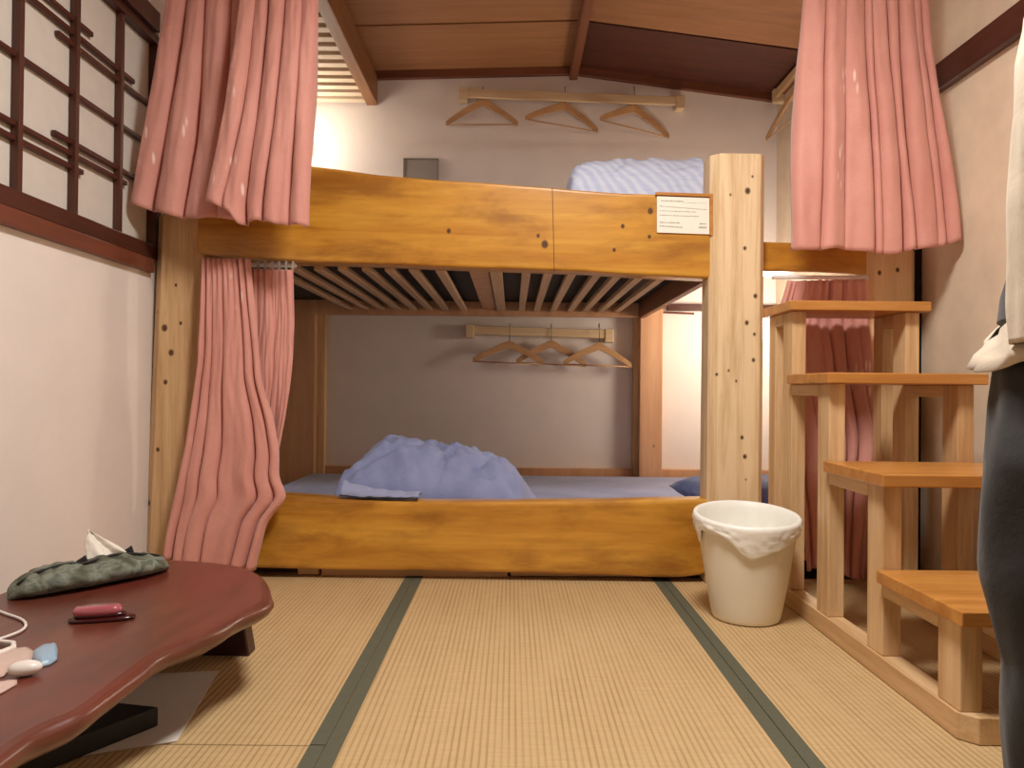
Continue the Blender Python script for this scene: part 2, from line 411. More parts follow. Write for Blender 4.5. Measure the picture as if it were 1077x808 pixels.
beam('lower_side_board', dens([(190,516),(300,521),(360,525),(450,528),(560,528),(650,527),(748,525)]),
     dens([(190,597),(270,598),(340,600),(450,601),(560,604),(650,606),(715,609),(735,607),(748,601)]), 2.61, 2.70, 'beam', bevel=.014, seg=3)
beam('landing_board', [(800,254),(860,256),(918,258)], [(800,285),(860,286),(918,289)], 2.66, 2.80, 'beam', bevel=.008)
beam('foot_block', [(313,592),(335,592)], [(313,604.5),(335,604.5)], 2.665, 2.70, 'pine_x', bevel=.002)
for a, b in ((338, 534), (537, 690)):
    beam('plinth_board', [(a,597),(b,599)], [(a,606),(b,607)], 2.67, 2.70, 'pine_x', bevel=.002)
bedpart('plinth_back', BX(XL+.02, .72, 2.71, 2.75, .001, .05), 'lacquer_dark')
# check crack: fine dark line in the upper board
p0, p1 = at(581, 197.5, 2.61), at(583, 286, 2.61)
bedpart('board_joint', prism([(p0.x-.0012, p0.z), (p0.x+.0008, p0.z), (p1.x+.0008, p1.z), (p1.x-.0008, p1.z)], 'Y', 2.6085, 2.62), 'lacquer_dark')
# posts (chamfered)
def post(name, xt0, xt1, yt, xb0, xb1, yb, Yf, dep, ch, m, chr_=None):
    chr_ = ch if chr_ is None else chr_
    a, b, c, d = at(xt0, yt, Yf), at(xt1, yt, Yf), at(xb0, yb, Yf), at(xb1, yb, Yf)
    bm = bmesh.new(); rings = []
    def sec(xa, xb, z):
        return [bm.verts.new(p) for p in ((xa+ch, Yf, z), (xb-chr_, Yf, z), (xb, Yf+chr_, z), (xb, Yf+dep-.01, z), (xb-.01, Yf+dep, z), (xa+.01, Yf+dep, z), (xa, Yf+dep-.01, z), (xa, Yf+ch, z))]
    zt = a.z; s0 = (a.x-c.x)/(a.z-c.z); s1 = (b.x-d.x)/(b.z-d.z)
    A = sec(c.x-s0*c.z, d.x-s1*d.z, .0015); B = sec(a.x, b.x, zt)
    bm.faces.new(A[::-1]); bm.faces.new(B); n = 8
    for i in range(n): bm.faces.new((A[i], A[(i+1) % n], B[(i+1) % n], B[i]))
    return bedpart(name, bm, m, bevel=.003)
post('post', 749, 806, 161, 745, 803, 525, 2.585, .13, .028, 'post_mid', .018)
post('post', 163, 213, 225, 149, 199, 565, 2.60, .12, .03, 'post_left', .03)
post('post', 914, 965, 262, 913, 964, 600, 2.64, .12, .02, 'post_right', .02)
for (a, b, c) in ((306, 331, 4.09), (673, 697, 4.09)):
    xa, xb = at(a, 400, c).x, at(b, 400, c).x
    if a < 400: xa = XL+.002
    bedpart('post', BX(xa, xb, c, YB-.002, 0, 1.13), 'post_back', bevel=.004)
for a, b in ((331, 342), (666.5, 673)):
    xa, xb = at(a, 400, 4.14).x, at(b, 400, 4.14).x
    bedpart('post_lining', BX(xa, xb-.001, 4.14, YB-.002, 0, 1.11), 'pine', bevel=.003)
# upper deck
X0, X1 = XL+.02, .725
ZU = 1.075
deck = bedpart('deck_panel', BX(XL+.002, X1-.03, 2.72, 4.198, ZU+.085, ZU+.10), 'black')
bedpart('deck_side_board', BX(X1-.03, X1, 2.705, 4.12, ZU, 1.30), wood('deck_side', (120, 72, 44), (164, 110, 72), 'Y', .5), bevel=.002)
bedpart('deck_back_rail', BX(XL+.002, X1-.03, 4.085, 4.12, ZU+.005, ZU+.084), 'post_back', bevel=.002)
bedpart('deck_front_rail', BX(X0, X1-.03, 2.702, 2.72, ZU+.045, 1.30), 'pine_x')
for xf in (285, 311, 336, 361, 386, 410, 435, 463, 553.5, 577, 602, 629, 652, 677, 702):
    p = at(xf, 287, 2.74)
    bedpart('slat', BX(p.x-.0165, p.x+.0165, 2.722, 4.083, ZU+.03, ZU+.05), 'slat', bevel=.002)
p, q = at(492, 287, 2.74), at(513, 287, 2.74)
bedpart('centre_joist', BX(p.x, q.x, 2.722, 4.083, ZU+.045, ZU+.083), 'post_back', bevel=.002)
p, q = at(515, 287, 2.74), at(528, 287, 2.74)
bedpart('slat', BX(p.x, q.x, 2.722, 4.083, ZU+.03, ZU+.05), 'slat', bevel=.002)
bedpart('wall_ledger', BX(at(697, 320, 4.16).x+.03, XR-.002, 4.16, YB-.002, 1.128, 1.165), 'dark', bevel=.002)
bedpart('short_rod', tube(bmesh.new(), [at(697, 328.5, 4.12), at(730, 330, 4.12)], .006), 'reddish')
for o_ in list(bed.children):
    if o_.name.split('.')[0] in ('slat', 'centre_joist', 'deck_back_rail', 'deck_front_rail', 'deck_side_board'): o_.parent = deck
# lower deck
bedpart('lower_deck', BX(XL+.01, 1.42, 2.72, 4.13, .06, .09), 'pine_x')
bedpart('back_skirting', BX(XL+.15, XR-.02, 4.165, YB-.002, .10, .235), 'post_back', bevel=.002)

# mattresses
def mattress(name, label, x0, x1, y0, y1, z0, z1, m):
    bm = BX(x0, x1, y0, y1, z0, z1)
    o = obj(name, bm, m, smooth=True, bevel=.03, seg=4); return tag(o, label, 'mattress')
mattress('mattress', 'blue-grey sheeted mattress on the lower bunk', -1.11, 1.40, 2.73, 4.08, .0905, .205, 'sheet')
mattress('mattress', 'thin pale mattress on the upper bunk, under the folded pale blue duvet', -1.2, .69, 2.73, 4.1, 1.1755, 1.365, 'duvet')

# cloth mounds: silhouette profile along x, dome section along y
def mound(x_prof, Y0, Y1, zb, seed, nx=120, ny=60, wr=.012, power=.55, xf=None):
    """x_prof: list of (x, ztop)"""
    bm = bmesh.new(); T = []; Bt = []
    xa, xb = x_prof[0][0], x_prof[-1][0]
    for i in range(nx+1):
        u = i/nx; x = xa+(xb-xa)*u; row = []; rb = []
        zt = smooth_poly(x_prof, x)-zb
        for j in range(ny+1):
            v = j/ny; y = Y0+(Y1-Y0)*v
            e = (1-abs(2*v-1)**2.6)**power
            eu = min(1, (min(u, 1-u)/.03))**.5
            w = noise.noise(Vector((x*9+seed, y*5, seed)))*wr + noise.noise(Vector((x*22+y*14, y*9-x*8, seed+4)))*wr*.6
            fo = abs(noise.noise(Vector((x*5-y*6+seed, y*2.5+x*2, seed+9))))
            h = max(.002, zt*e*eu*(1-.0*fo) + (w - wr*1.6*max(0, .22-fo)/.22*(1-abs(2*v-1)**6)*.8)*e*eu)
            yy = y + .02*noise.noise(Vector((x*4, seed, v*2)))
            row.append(bm.verts.new((x, yy, zb+h))); rb.append(bm.verts.new((x, yy, zb)))
        T.append(row); Bt.append(rb)
    for i in range(nx):
        for j in range(ny):
            bm.faces.new((T[i][j], T[i+1][j], T[i+1][j+1], T[i][j+1]))
            bm.faces.new((Bt[i][j+1], Bt[i+1][j+1], Bt[i+1][j], Bt[i][j]))
    for i in range(nx):
        bm.faces.new((T[i+1][0], T[i][0], Bt[i][0], Bt[i+1][0])); bm.faces.new((T[i][ny], T[i+1][ny], Bt[i+1][ny], Bt[i][ny]))
    for j in range(ny):
        bm.faces.new((T[0][j], T[0][j+1], Bt[0][j+1], Bt[0][j])); bm.faces.new((T[nx][j+1], T[nx][j], Bt[nx][j], Bt[nx][j+1]))
    return bm
YQ = 2.98
prof = [(at(x, y, YQ).x, at(x, y, YQ).z) for x, y in [(359,510),(362,494),(372,486),(388,474),(408,463),(425,462),(445,466),(480,470),(510,475),(528,480),(543,493),(553,508),(566,531)]]
o = obj('folded_duvet', mound(prof, 2.745, 3.30, .206, 3, wr=.034), 'blue', smooth=True); tag(o, 'crumpled blue-grey duvet heaped on the lower bunk', 'duvet')
# piped cloth lapping over the lower board
bm = bmesh.new(); W = []
n = 40
for i in range(n+1):
    u = i/n; row = []
    xs = 358+(440-358)*u
    for j in range(9):
        v = j/8
        p = at(xs, 520, 2.62)
        hh = .034*max(0, 1-u*1.3) + .010
        zt = lerp_poly([(358, 521.5), (380, 524), (500, 526)], xs)
        zbase = at(xs, zt, 2.62).z
        z = zbase + hh*sin(pi*min(1, v*1.1))*.9 + .006*noise.noise(Vector((u*9, v*3, 2)))+.004
        row.append(bm.verts.new((p.x, 2.612+v*.115, z)))
    W.append(row)
for i in range(n):
    for j in range(8): bm.faces.new((W[i][j], W[i+1][j], W[i+1][j+1], W[i][j+1]))
o = obj('folded_sheet', bm, 'sheet', smooth=True); s = o.modifiers.new('s', 'SOLIDIFY'); s.thickness = .005; s.offset = 1
tag(o, 'pale sheet edge with dark piping lapping over the lower board below the heaped duvet', 'sheet')
bm = bmesh.new(); tube(bm, [v.co + Vector((0, -.002, .002)) for v in bm.verts] or [Vector((at(358+82*i/n, 520, 2.62).x, 2.611, at(358+82*i/n, lerp_poly([(358, 521.5), (380, 524), (500, 526)], 358+82*i/n), 2.62).z+.0035+.003*noise.noise(Vector((i*.4, 2, 2))))) for i in range(n+1)], .0028, 6)
obj('piping', bm, 'black', o)
# pillow lower right
def pillow(cx, cy, cz_, lx, ly, h, rot, seed):
    bm = bmesh.new(); n = 28; T = []; B = []
    for i in range(n+1):
        a = []; b = []
        for j in range(n+1):
            u, v = 2*i/n-1, 2*j/n-1
            e = ((1-abs(u)**3.2)*(1-abs(v)**3.2))
            k = 1-.10*(1-abs(u)*abs(v))*max(abs(u), abs(v))**3
            x, y = u*lx/2*k, v*ly/2*k
            z = h/2*max(e, 0)**.42
            w = .006*noise.noise(Vector((x*14, y*14, seed)))
            X = cx+x*cos(rot)-y*sin(rot); Y = cy+x*sin(rot)+y*cos(rot)
            a.append(bm.verts.new((X, Y, cz_+h/2+z+w))); b.append(bm.verts.new((X, Y, cz_+h/2-z*.98)))
        T.append(a); B.append(b)
    for i in range(n):
        for j in range(n):
            bm.faces.new((T[i][j], T[i+1][j], T[i+1][j+1], T[i][j+1])); bm.faces.new((B[i][j+1], B[i+1][j+1], B[i+1][j], B[i][j]))
    bmesh.ops.remove_doubles(bm, verts=bm.verts, dist=.0015)
    return bm
o = obj('pillow', pillow(.98, 3.02, .207, .56, .42, .125, .12, 2), 'pillowblue', smooth=True)
tag(o, 'slate blue pillow on the lower bunk behind the knotty middle post', 'pillow')
# upper duvet rolls
YQ = 2.98
prof = [(at(x, y, YQ).x, at(x, y, YQ).z) for x, y in [(594,200),(598,182),(606,174),(625,171),(660,170),(700,169),(735,168),(790,167),(815,176)]]
prof = [(x, z) for x, z in prof if x < .88]
o = obj('folded_duvet', mound(prof, 2.76, 3.26, 1.366, 9, wr=.016, power=.5), 'duvet', smooth=True)
tag(o, 'pale blue and white folded duvet on the upper bunk beside the middle post', 'duvet')

# ------------------------------------------------------------------ curtains
def curtain(name, label, left, right, top, bottom, Y, K, seed, amp=.03, parent_rail=None, N=170, R=64, yfun=None, hem=.006, flare=None, top_amp=.35):
    rnd = random.Random(seed)
    ws = [rnd.uniform(.45, 1.8) for _ in range(K)]; s = sum(ws); kn_ = [0]
    for w_ in ws: kn_.append(kn_[-1]+w_/s)
    amps = [rnd.uniform(.65, 1.2) for _ in range(K)]
    ph = [rnd.uniform(-1, 1) for _ in range(K+1)]; cst = [rnd.choice((.35, .7, 1.1, 1.3)) for _ in range(K+1)]
    bm = bmesh.new(); G = []
    for j in range(R+1):
        v = j/R; row = []
        kv = [kn_[0]] + [kn_[i] + .32/K*ph[i]*sin(v*2.6+ph[i]*3)*(v**.7) for i in range(1, K)] + [1]
        for i in range(N+1):
            u = i/N
            k = min(range(K+1), key=lambda q: abs(u-kv[q]))
            h_ = 0; sh = 0
            for q in range(K+1):
                dd = (u-kv[q])*K
                st_ = cst[q]*(.45+.55*noise.noise(Vector((q*3.1+seed, v*2.2, 0)))+.3)
                h_ += st_*math.exp(-abs(dd)/.13)
                sh += st_*dd*math.exp(-abs(dd)/.25)
            a = amp*(top_amp+(1-top_amp)*min(1, v*1.7))
            f = .75 - 1.0*h_ + .45*noise.noise(Vector((u*K*.8+seed*3, v*1.3, 7)))
            s_ = 0
            sec = .005*max(0, 1-v*4)*sin(u*K*3*pi)
            wob = .012*noise.noise(Vector((u*5+seed, v*2.5, seed)))*min(1, v*2) + .004*noise.noise(Vector((u*16, v*9, seed+3)))
            yb = smooth_poly(bottom, u); yt = lerp_poly(top, u)
            py = yt+(yb-yt)*v
            L, Rr = smooth_poly(left, py), smooth_poly(right, py)
            px = L+(Rr-L)*(u - .12/K*sh*min(1, v*2))
            p = at(px, py, Y)
            dy = -a*f - wob - sec
            if yfun: dy += yfun(u, v)
            row.append(bm.verts.new((p.x, p.y+dy, p.z)))
        G.append(row)
    for j in range(R):
        for i in range(N): bm.faces.new((G[j][i], G[j][i+1], G[j+1][i+1], G[j+1][i]))
    o = obj(name, bm, 'curtain', smooth=True)
    s = o.modifiers.new('s', 'SOLIDIFY'); s.thickness = .0025; s.offset = 0
    tag(o, label, 'curtain')
    return o
c1 = curtain('curtain', 'pink curtain panel hanging at far upper left, over the shoji window edge',
    [(-60,185),(0,176),(60,167),(120,158),(170,149),(217,141),(245,141)], [(-60,262),(0,262),(120,262),(245,262)],
    [(0,-60),(1,-60)], [(0,217),(.15,222),(.35,229),(.6,233),(.75,231),(1,236)], 2.49, 4, 11, .045)
c2 = curtain('curtain', 'pink curtain panel at upper left, overlapping its neighbour in front of the amber board',
    [(-60,254),(0,254),(60,247),(120,239),(170,228),(213,218),(245,220)], [(-60,333),(0,334),(100,331),(150,329),(245,325)],
    [(0,-60),(1,-60)], [(0,213),(.12,218),(.25,225),(.3,238),(.5,232),(.7,238),(.85,238),(1,240)], 2.42, 5, 5, .042)
c3 = curtain('curtain', 'pink curtain gathered at upper right above the wooden steps',
    [(-60,848),(0,845),(80,838),(180,833),(268,831)], [(-60,972),(0,976),(60,981),(120,990),(190,1001),(255,1008),(268,1008)],
    [(0,-60),(1,-60)], [(0,265),(.1,266),(.25,263),(.4,266),(.6,270),(.7,264),(.85,262),(1,254)], 2.46, 9, 23, .05)
# lower left: front flared panel and rear panel
c5 = curtain('curtain', 'narrow pink curtain panel behind the flared one, at the left end of the lower bunk',
    [(280,266),(400,262),(520,262),(600,255)], [(280,308),(340,310),(400,307),(440,301),(480,293),(520,283),(600,270)],
    [(0,283),(1,284)], [(0,575),(1,520)], 2.60, 4, 8, .012)
def flap(u, v): return -.03*max(0, (v-.6))*2*u
c4 = curtain('curtain', 'flared pink curtain hanging in front of the lower bunk beside the red table',
    [(270,213),(330,211),(380,209),(430,201),(480,192),(520,184),(560,176),(600,171)],
    [(270,263),(300,266),(350,271),(400,275),(440,288),(478,295),(505,293),(517,303),(524,305),(545,283),(600,270)],
    [(0,272),(1,273)], [(0,585),(.12,590),(.3,593),(.6,594),(.9,597),(1,598)], 2.56, 6, 31, .04, yfun=flap)
c6 = curtain('curtain', 'pink curtain hanging behind the wooden steps under the right landing board',
    [(290,829),(300,827),(330,817),(400,820),(470,832),(540,844),(610,848)], [(290,909),(330,912),(400,921),(460,932),(540,917),(610,912)],
    [(0,296),(1,294)], [(0,600),(.3,592),(.45,600),(.7,607),(1,608)], 2.625, 7, 17, .045)
# rails
def rail(x0, x1, Y, z, label, ends=True):
    t = thing('curtain_rail', label, 'curtain rail', ((x0+x1)/2, Y, z))
    attach(obj('rod', tube(bmesh.new(), [(x0, Y, z), (x1, Y, z)], .008, 10), 'white', smooth=True), t)
    n = int((x1-x0)/.12)
    for i in range(n):
        x = x0+.06+i*(x1-x0-.12)/max(1, n-1)
        r = attach(obj('curtain_ring', tube(bmesh.new(), [(x, Y+.012*cos(a*pi/6), z-.004+.014*sin(a*pi/6)) for a in range(13)], .0015, 6), 'white', smooth=True), t)
zt_ = at(538, -58, 2.5).z
rail(XL, XR, 2.49, zt_+.01, 'white curtain rail spanning the room above the frame of the bunk')
pz = at(270, 279, 2.66)
rail(at(216, 275, 2.645).x, at(312, 275, 2.645).x, 2.645, at(290, 279, 2.645).z, 'thin white curtain rail under the upper amber board at left')
rail(at(812, 292, 2.645).x, at(912, 292, 2.645).x, 2.640, at(850, 291, 2.645).z-.004, 'thin curtain rail under the landing board behind the steps')
# clear gathered header above the rear panel
bm = bmesh.new()
for k in range(6):
    p = at(270+k*7.4, 279, 2.60)
    box(bm, p.x-.004, p.x+.004, 2.612, 2.616, p.z-.014, p.z+.016)
obj('header_hooks', bm, 'grey_label', c5)

# ------------------------------------------------------------------ wooden steps
st = thing('step_ladder', 'wooden four-step stair with oiled treads beside the bunk bed', 'steps', (1.08, 1.95, 0))
def sp(name, bm, m, **k): return attach(obj(name, bm, m, bevel=k.pop('bevel', .003), **k), st)
LX0, LX1, RX0, RX1 = .880, .925, 1.237, 1.282
D = [1.451, 1.755, 2.056, 2.334]
ZT = [onX(931, 604, .862).z, onX(873, 486.5, .862).z, .708, .945]
ZT[2] = at(950, 392.5, 2.02).z; ZT[3] = at(900, 316.5, 2.30).z
print('TREADS', ZT)
TH = .03
# base frame
bm = prism([(1.42, .0), (2.56, 0), (2.56, .052), (1.42, .052)], 'X', LX0-.004, LX1)
for x0, x1 in ((LX0-.006, LX1), (RX0, RX1+.006)):
    c = .028
    pts = [(x0+(c if x0 < 1 else 0), 1.425), (x1-(0 if x0 < 1 else c), 1.425), (x1, 1.425+(0 if x0 < 1 else c)), (x1, 2.56), (x0, 2.56), (x0, 1.425+(c if x0 < 1 else 0))]
    sp('base_rail', prism(pts, 'Z', .001, .053), 'pine_y', bevel=.002)
sp('base_crossbar', BX(LX1, RX0, 1.425, 1.47, .001, .053), 'pine_x', bevel=.002)
for i, d in enumerate(D):
    for x0, x1 in ((LX0, LX1), (RX0, RX1)):
        sp('leg', BX(x0, x1, d, d+.077, .053, ZT[i]-TH), 'pine')
        # side bearer from this leg back to the next
        e = (D[i+1] if i < 3 else 2.48)
        h = .035
        if i < 3: sp('bearer', BX(x0, x1, d+.077, e, ZT[i]-TH-h, ZT[i]-TH), 'pine_y')
        else:
            sp('bearer', BX(x0, x1, d+.077, e, ZT[i]-TH-.04, ZT[i]-TH), 'pine_y')
            sp('leg', BX(x0, x1, e, e+.06, .053, ZT[i]-TH), 'pine')
    yb = (D[i+1] - .004) if i < 3 else 2.56
    # the tread is notched back to meet the next leg; front edge overhangs
    sp('tread', BX(LX0-.018, RX1+.018, d-.035, yb, ZT[i]-TH, ZT[i]), 'tread', bevel=.003)

# ------------------------------------------------------------------ waste bin
bx, by = .705, 2.22
bin_ = thing('waste_bin', 'cream white plastic waste bin with a white bag liner on the tatami', 'waste bin', (bx, by, 0))
R0, R1, H = .099, .148, .305
bm = bmesh.new(); n = 64; prof_ = [(.0, .002), (R0-.012, .001), (R0-.003, .004), (R0, .012)] + [(R0+(R1-R0)*(t/12)**.9, .012+(H-.012)*t/12) for t in range(1, 13)] + [(R1+.003, H+.002), (R1-.002, H+.003), (R1-.005, H-.004)] + [(R0+(R1-R0)*(t/6)-.004, .015+(H-.015)*t/6) for t in range(5, -1, -1)] + [(0, .012)]
rings = []
for r, z in prof_:
    if r == 0: rings.append([bm.verts.new((0, 0, z))]); continue
    tilt = 0
    rings.append([bm.verts.new((r*cos(2*pi*k/n), r*sin(2*pi*k/n), z + (z/H)*.016*sin(2*pi*k/n))) for k in range(n)])
for A, B in zip(rings, rings[1:]):
    for k in range(n):
        if len(A) == 1: bm.faces.new((A[0], B[(k+1) % n], B[k]))
        elif len(B) == 1: bm.faces.new((A[k], A[(k+1) % n], B[0]))
        else: bm.faces.new((A[k], A[(k+1) % n], B[(k+1) % n], B[k]))
obj('bin_body', bm, 'can', bin_, smooth=True)
# bag: inside, over the rim, hanging unevenly outside
bm = bmesh.new(); n = 128; rings = []
def hang(a):   # outside drop by angle (front is -pi/2)
    d = (a+pi/2+pi) % (2*pi)-pi
    v = .030 + .062*math.exp(-((d+.15)/.42)**2) + .022*math.exp(-((d-.55)/.4)**2) + .05*math.exp(-((d+1.45)/.12)**2)
    return v + .004*sin(a*9)
rows = 26
for j in range(rows+1):
    v = j/rows; ring = []
    for k in range(n):
        a = 2*pi*k/n; tl = .016*sin(a)
        if v < .5:    # inside going up
            s_ = v/.5; z = .10+(H-.10)*s_; r = (.02+(R0+.03)*min(1, s_*2.2)) if s_ < .45 else R0+(R1-R0)*(z/H)-.008
            r = min(r, R0+(R1-R0)*(z/H)-.007)
            r -= (.03*abs(noise.noise(Vector((cos(a)*3, sin(a)*3, z*12)))))*(1-s_)
        elif v < .6:
            s_ = (v-.5)/.1; z = H+.006*sin(pi*s_)+.001; r = R1-.006+.013*s_
        else:
            s_ = (v-.6)/.4; z = H - hang(a)*s_; r = R0+(R1-R0)*max(0, (z-.0)/H)+.0075 + .008*s_*abs(noise.noise(Vector((cos(a)*4, sin(a)*4, s_*2)))) + .0035*sin(pi*s_)*abs(noise.noise(Vector((cos(a)*9, sin(a)*9, z*60))))*2
        ring.append(bm.verts.new((r*cos(a), r*sin(a), z+tl*(z/H))))
    rings.append(ring)
for A, B in zip(rings, rings[1:]):
    for k in range(n): bm.faces.new((A[k], A[(k+1) % n], B[(k+1) % n], B[k]))
bm.faces.new(rings[0][::-1])
o = obj('bag_liner', bm, 'bag', bin_, smooth=True); s = o.modifiers.new('s', 'SOLIDIFY'); s.thickness = .0012; s.offset = 0

# ------------------------------------------------------------------ hangers
def hanger_bar(name, p0, p1, label, Yw, off=.055):
    t = thing(name, label, 'hanger rail', tuple((p0+p1)/2))
    bm = bmesh.new(); d = (p1-p0).normalized(); nrm = Vector((-d.z, 0, d.x))*.024
    prism([(q.x, q.z) for q in (p0+nrm, p1+nrm, p1-nrm, p0-nrm)], 'Y', Yw-off, Yw-off+.022, bm)
    attach(obj('bar', bm, 'hanger_bar', bevel=.004), t)
    for p in (p0, p1):
        attach(obj('bracket', BX(p.x-.024, p.x+.024, Yw-off-.006, Yw-.001, p.z-.045, p.z+.03), 'hanger_bar', bevel=.004), t)
    return t
hanger_bar('hanger_rail', at(487, 97, 4.14), at(716, 105.5, 4.14), 'long pale wooden hanger rail on the wall above the upper bunk', YB)
hanger_bar('hanger_rail', at(494, 347, 4.14), at(641, 351.5, 4.14), 'short wooden hanger rail on the wall of the lower bunk', YB)
# right wall rail
t = thing('hanger_rail', 'wooden hanger rail on the right wall of the upper bunk, behind the pink curtain', 'hanger rail', (XR, 3.7, 2.2))
zr = onX(806, 112, XR-.04).z
attach(obj('bar', BX(XR-.055, XR-.033, 3.1, 4.12, zr-.02, zr+.025), 'pine_y', bevel=.004), t)
for y in (3.12, 4.1): attach(obj('bracket', BX(XR-.06, XR-.001, y-.02, y+.02, zr-.045, zr+.03), 'hanger_bar', bevel=.004), t)

def make_hanger(label, group, apex, lt, rt, hook_top):
    """apex, left tip, right tip are world points"""
    t = thing('clothes_hanger', label, 'hanger', tuple(apex), group)
    d = (rt-lt).normalized(); side = d.cross(Vector((0, 0, 1))).normalized()*.006
    bm = bmesh.new()
    # curved wooden yoke: arms swept from the neck
    def arm(tip):
        n = 12; up = []; dn = []
        for i in range(n+1):
            s_ = i/n
            p = apex.lerp(tip, s_) + Vector((0, 0, .006*sin(pi*s_)))
            w = .026 - .008*s_ if s_ < .9 else .0188-.06*(s_-.9)
            up.append(p+Vector((0, 0, w*.8))); dn.append(p-Vector((0, 0, w*.9)))
        q = [[bm.verts.new(a+side*e) for a in (u_, d_)] for u_, d_ in zip(up, dn) for e in (1, -1)]
        for i in range(n):
            A, B, C, E = q[2*i], q[2*i+1], q[2*i+2], q[2*i+3]
            bm.faces.new((A[0], C[0], E[0], B[0])); bm.faces.new((A[1], B[1], E[1], C[1]))
            bm.faces.new((A[0], A[1], C[1], C[0])); bm.faces.new((B[0], E[0], E[1], B[1]))
        bm.faces.new((q[0][0], q[1][0], q[1][1], q[0][1])); bm.faces.new((q[-1][0], q[-2][0], q[-2][1], q[-1][1]))
    arm(lt); arm(rt)
    bmesh.ops.remove_doubles(bm, verts=bm.verts, dist=.0004)
    attach(obj('yoke', bm, 'hanger', bevel=.002), t)
    attach(obj('trouser_bar', tube(bmesh.new(), [lt+(rt-lt)*.02+Vector((0, 0, -.006)), rt+(lt-rt)*.02+Vector((0, 0, -.006))], .0042, 8), 'hanger', smooth=True), t)
    hk = [apex+Vector((0, 0, .008)), apex+Vector((0, 0, hook_top-apex.z-.03))] + [Vector((apex.x+.012-.012*cos(a)*1, apex.y, hook_top-.03+.0))+Vector((.0, 0, 0)) + Vector((0, 0, .018*sin(a))) for a in (.6, 1.2, 1.8, 2.4, 3.0)]
    hk = [apex+Vector((0, 0, .006)), Vector((apex.x, apex.y, hook_top-.012))] + [Vector((apex.x, apex.y+.017-.017*cos(a), hook_top-.010+.017*sin(a))) for a in (.5, 1.1, 1.6, 2.2, 2.9, 3.5)]
    attach(obj('hook', tube(bmesh.new(), hk, .0022, 6), 'wire', smooth=True), t)
YH = 4.12
def H3(ax, lx, rx): return at(*ax, YH), at(*lx, YH), at(*rx, YH)
YH = 4.176
g = 'wooden hangers on the rail above the upper bunk'
for n_, a in (('leftmost of the three wooden hangers above the upper bunk', ((508,107),(469,130),(545,130))),
              ('middle one of the three wooden hangers above the upper bunk', ((594,111),(552,131),(629,137))),
              ('rightmost of the three wooden hangers above the upper bunk', ((667,114),(629,131),(704,143)))):
    A, L, R_ = H3(*a)
    if '629' in str(a[2]) : L.y -= .10; R_.y += .008
    if '704' in str(a[2]) : L.y -= .09; R_.y += .008
    make_hanger(n_, g, A, L, R_, at(a[0][0], 97, YH).z+.030)
YH = 4.12
g = 'wooden hangers on the rail inside the lower bunk'
for n_, a, dy in (('leftmost of the three wooden hangers inside the lower bunk', ((536,362),(497,379),(572,382)), 0),
              ('middle one of the three wooden hangers inside the lower bunk', ((580,361),(543,380),(617,384)), .016),
              ('rightmost of the three wooden hangers inside the lower bunk', ((630,364),(592,382),(664,385)), -.012)):
    A, L, R_ = H3(*a)
    for q in (A, L, R_): q.y += dy
    make_hanger(n_, g, A, L, R_, at(a[0][0], 347, YH).z+.03)
XH = XR-.045
A = Vector((XH, 3.72, zr-.06)); L = Vector((XH-.05, 3.99, zr-.16)); L = onX(806, 146, XH-.04); R_ = Vector((XH+.02, A.y-(L.y-A.y), L.z)); 
make_hanger('single wooden hanger on the right wall rail beside the pink curtain', None, A, L, R_, zr+.04)

# ------------------------------------------------------------------ wall lamps in the bunks (hidden light sources)
def wall_lamp(x, y, z, label, energy, arm):
    t = thing('wall_lamp', label, 'lamp', (x, y, z))
    attach(obj('base', BX(x-.03, x+.03, y, YB-.001, z-.045, z+.045), 'white', bevel=.005), t)
    bm = loft([(x, y-arm, z-.06, .018, .018), (x, y-arm, z-.05, .03, .03), (x, y-arm, z, .038, .038), (x, y-arm, z+.05, .03, .03), (x, y-arm, z+.06, .015, .015)], 24)
    attach(obj('glass_shade', bm, 'lamp', smooth=True), t)
    attach(obj('neck', tube(bmesh.new(), [(x, y-arm+.025, z), (x, y+.01, z)], .012, 10), 'white'), t)
    l = bpy.data.lights.new('bulb', 'POINT'); l.energy = energy; l.color = (1, .88, .74); l.shadow_soft_size = .12
    o = bpy.data.objects.new('bulb', l); col.objects.link(o); o.location = (x, y-arm-.06, z)
wall_lamp(-1.17, YB-.03, 2.03, 'small lit wall lamp in the left corner of the upper bunk', 6, .12)
p = at(776, 352, 4.17)
wall_lamp(p.x-.02, YB-.03, p.z, 'small lit wall lamp on the back wall of the lower bunk behind the middle post', 20, .40)

# grey acrylic label holder standing by the upper wall
t = thing('card_holder', 'small grey acrylic card holder on the wall just above the upper amber board', 'card holder', tuple(at(442, 178, 4.17)))
p, q = at(425, 167, 4.18), at(460, 205, 4.18)
attach(obj('panel', BX(p.x, q.x, 4.185, 4.198, q.z, p.z), 'grey_label', bevel=.002), t)
bm = bmesh.new()
box(bm, p.x-.004, p.x+.003, 4.178, 4.198, q.z, p.z); box(bm, q.x-.003, q.x+.004, 4.178, 4.198, q.z, p.z); box(bm, p.x-.004, q.x+.004, 4.178, 4.198, p.z-.003, p.z+.004)
attach(obj('frame', bm, 'grey_edge'), t)

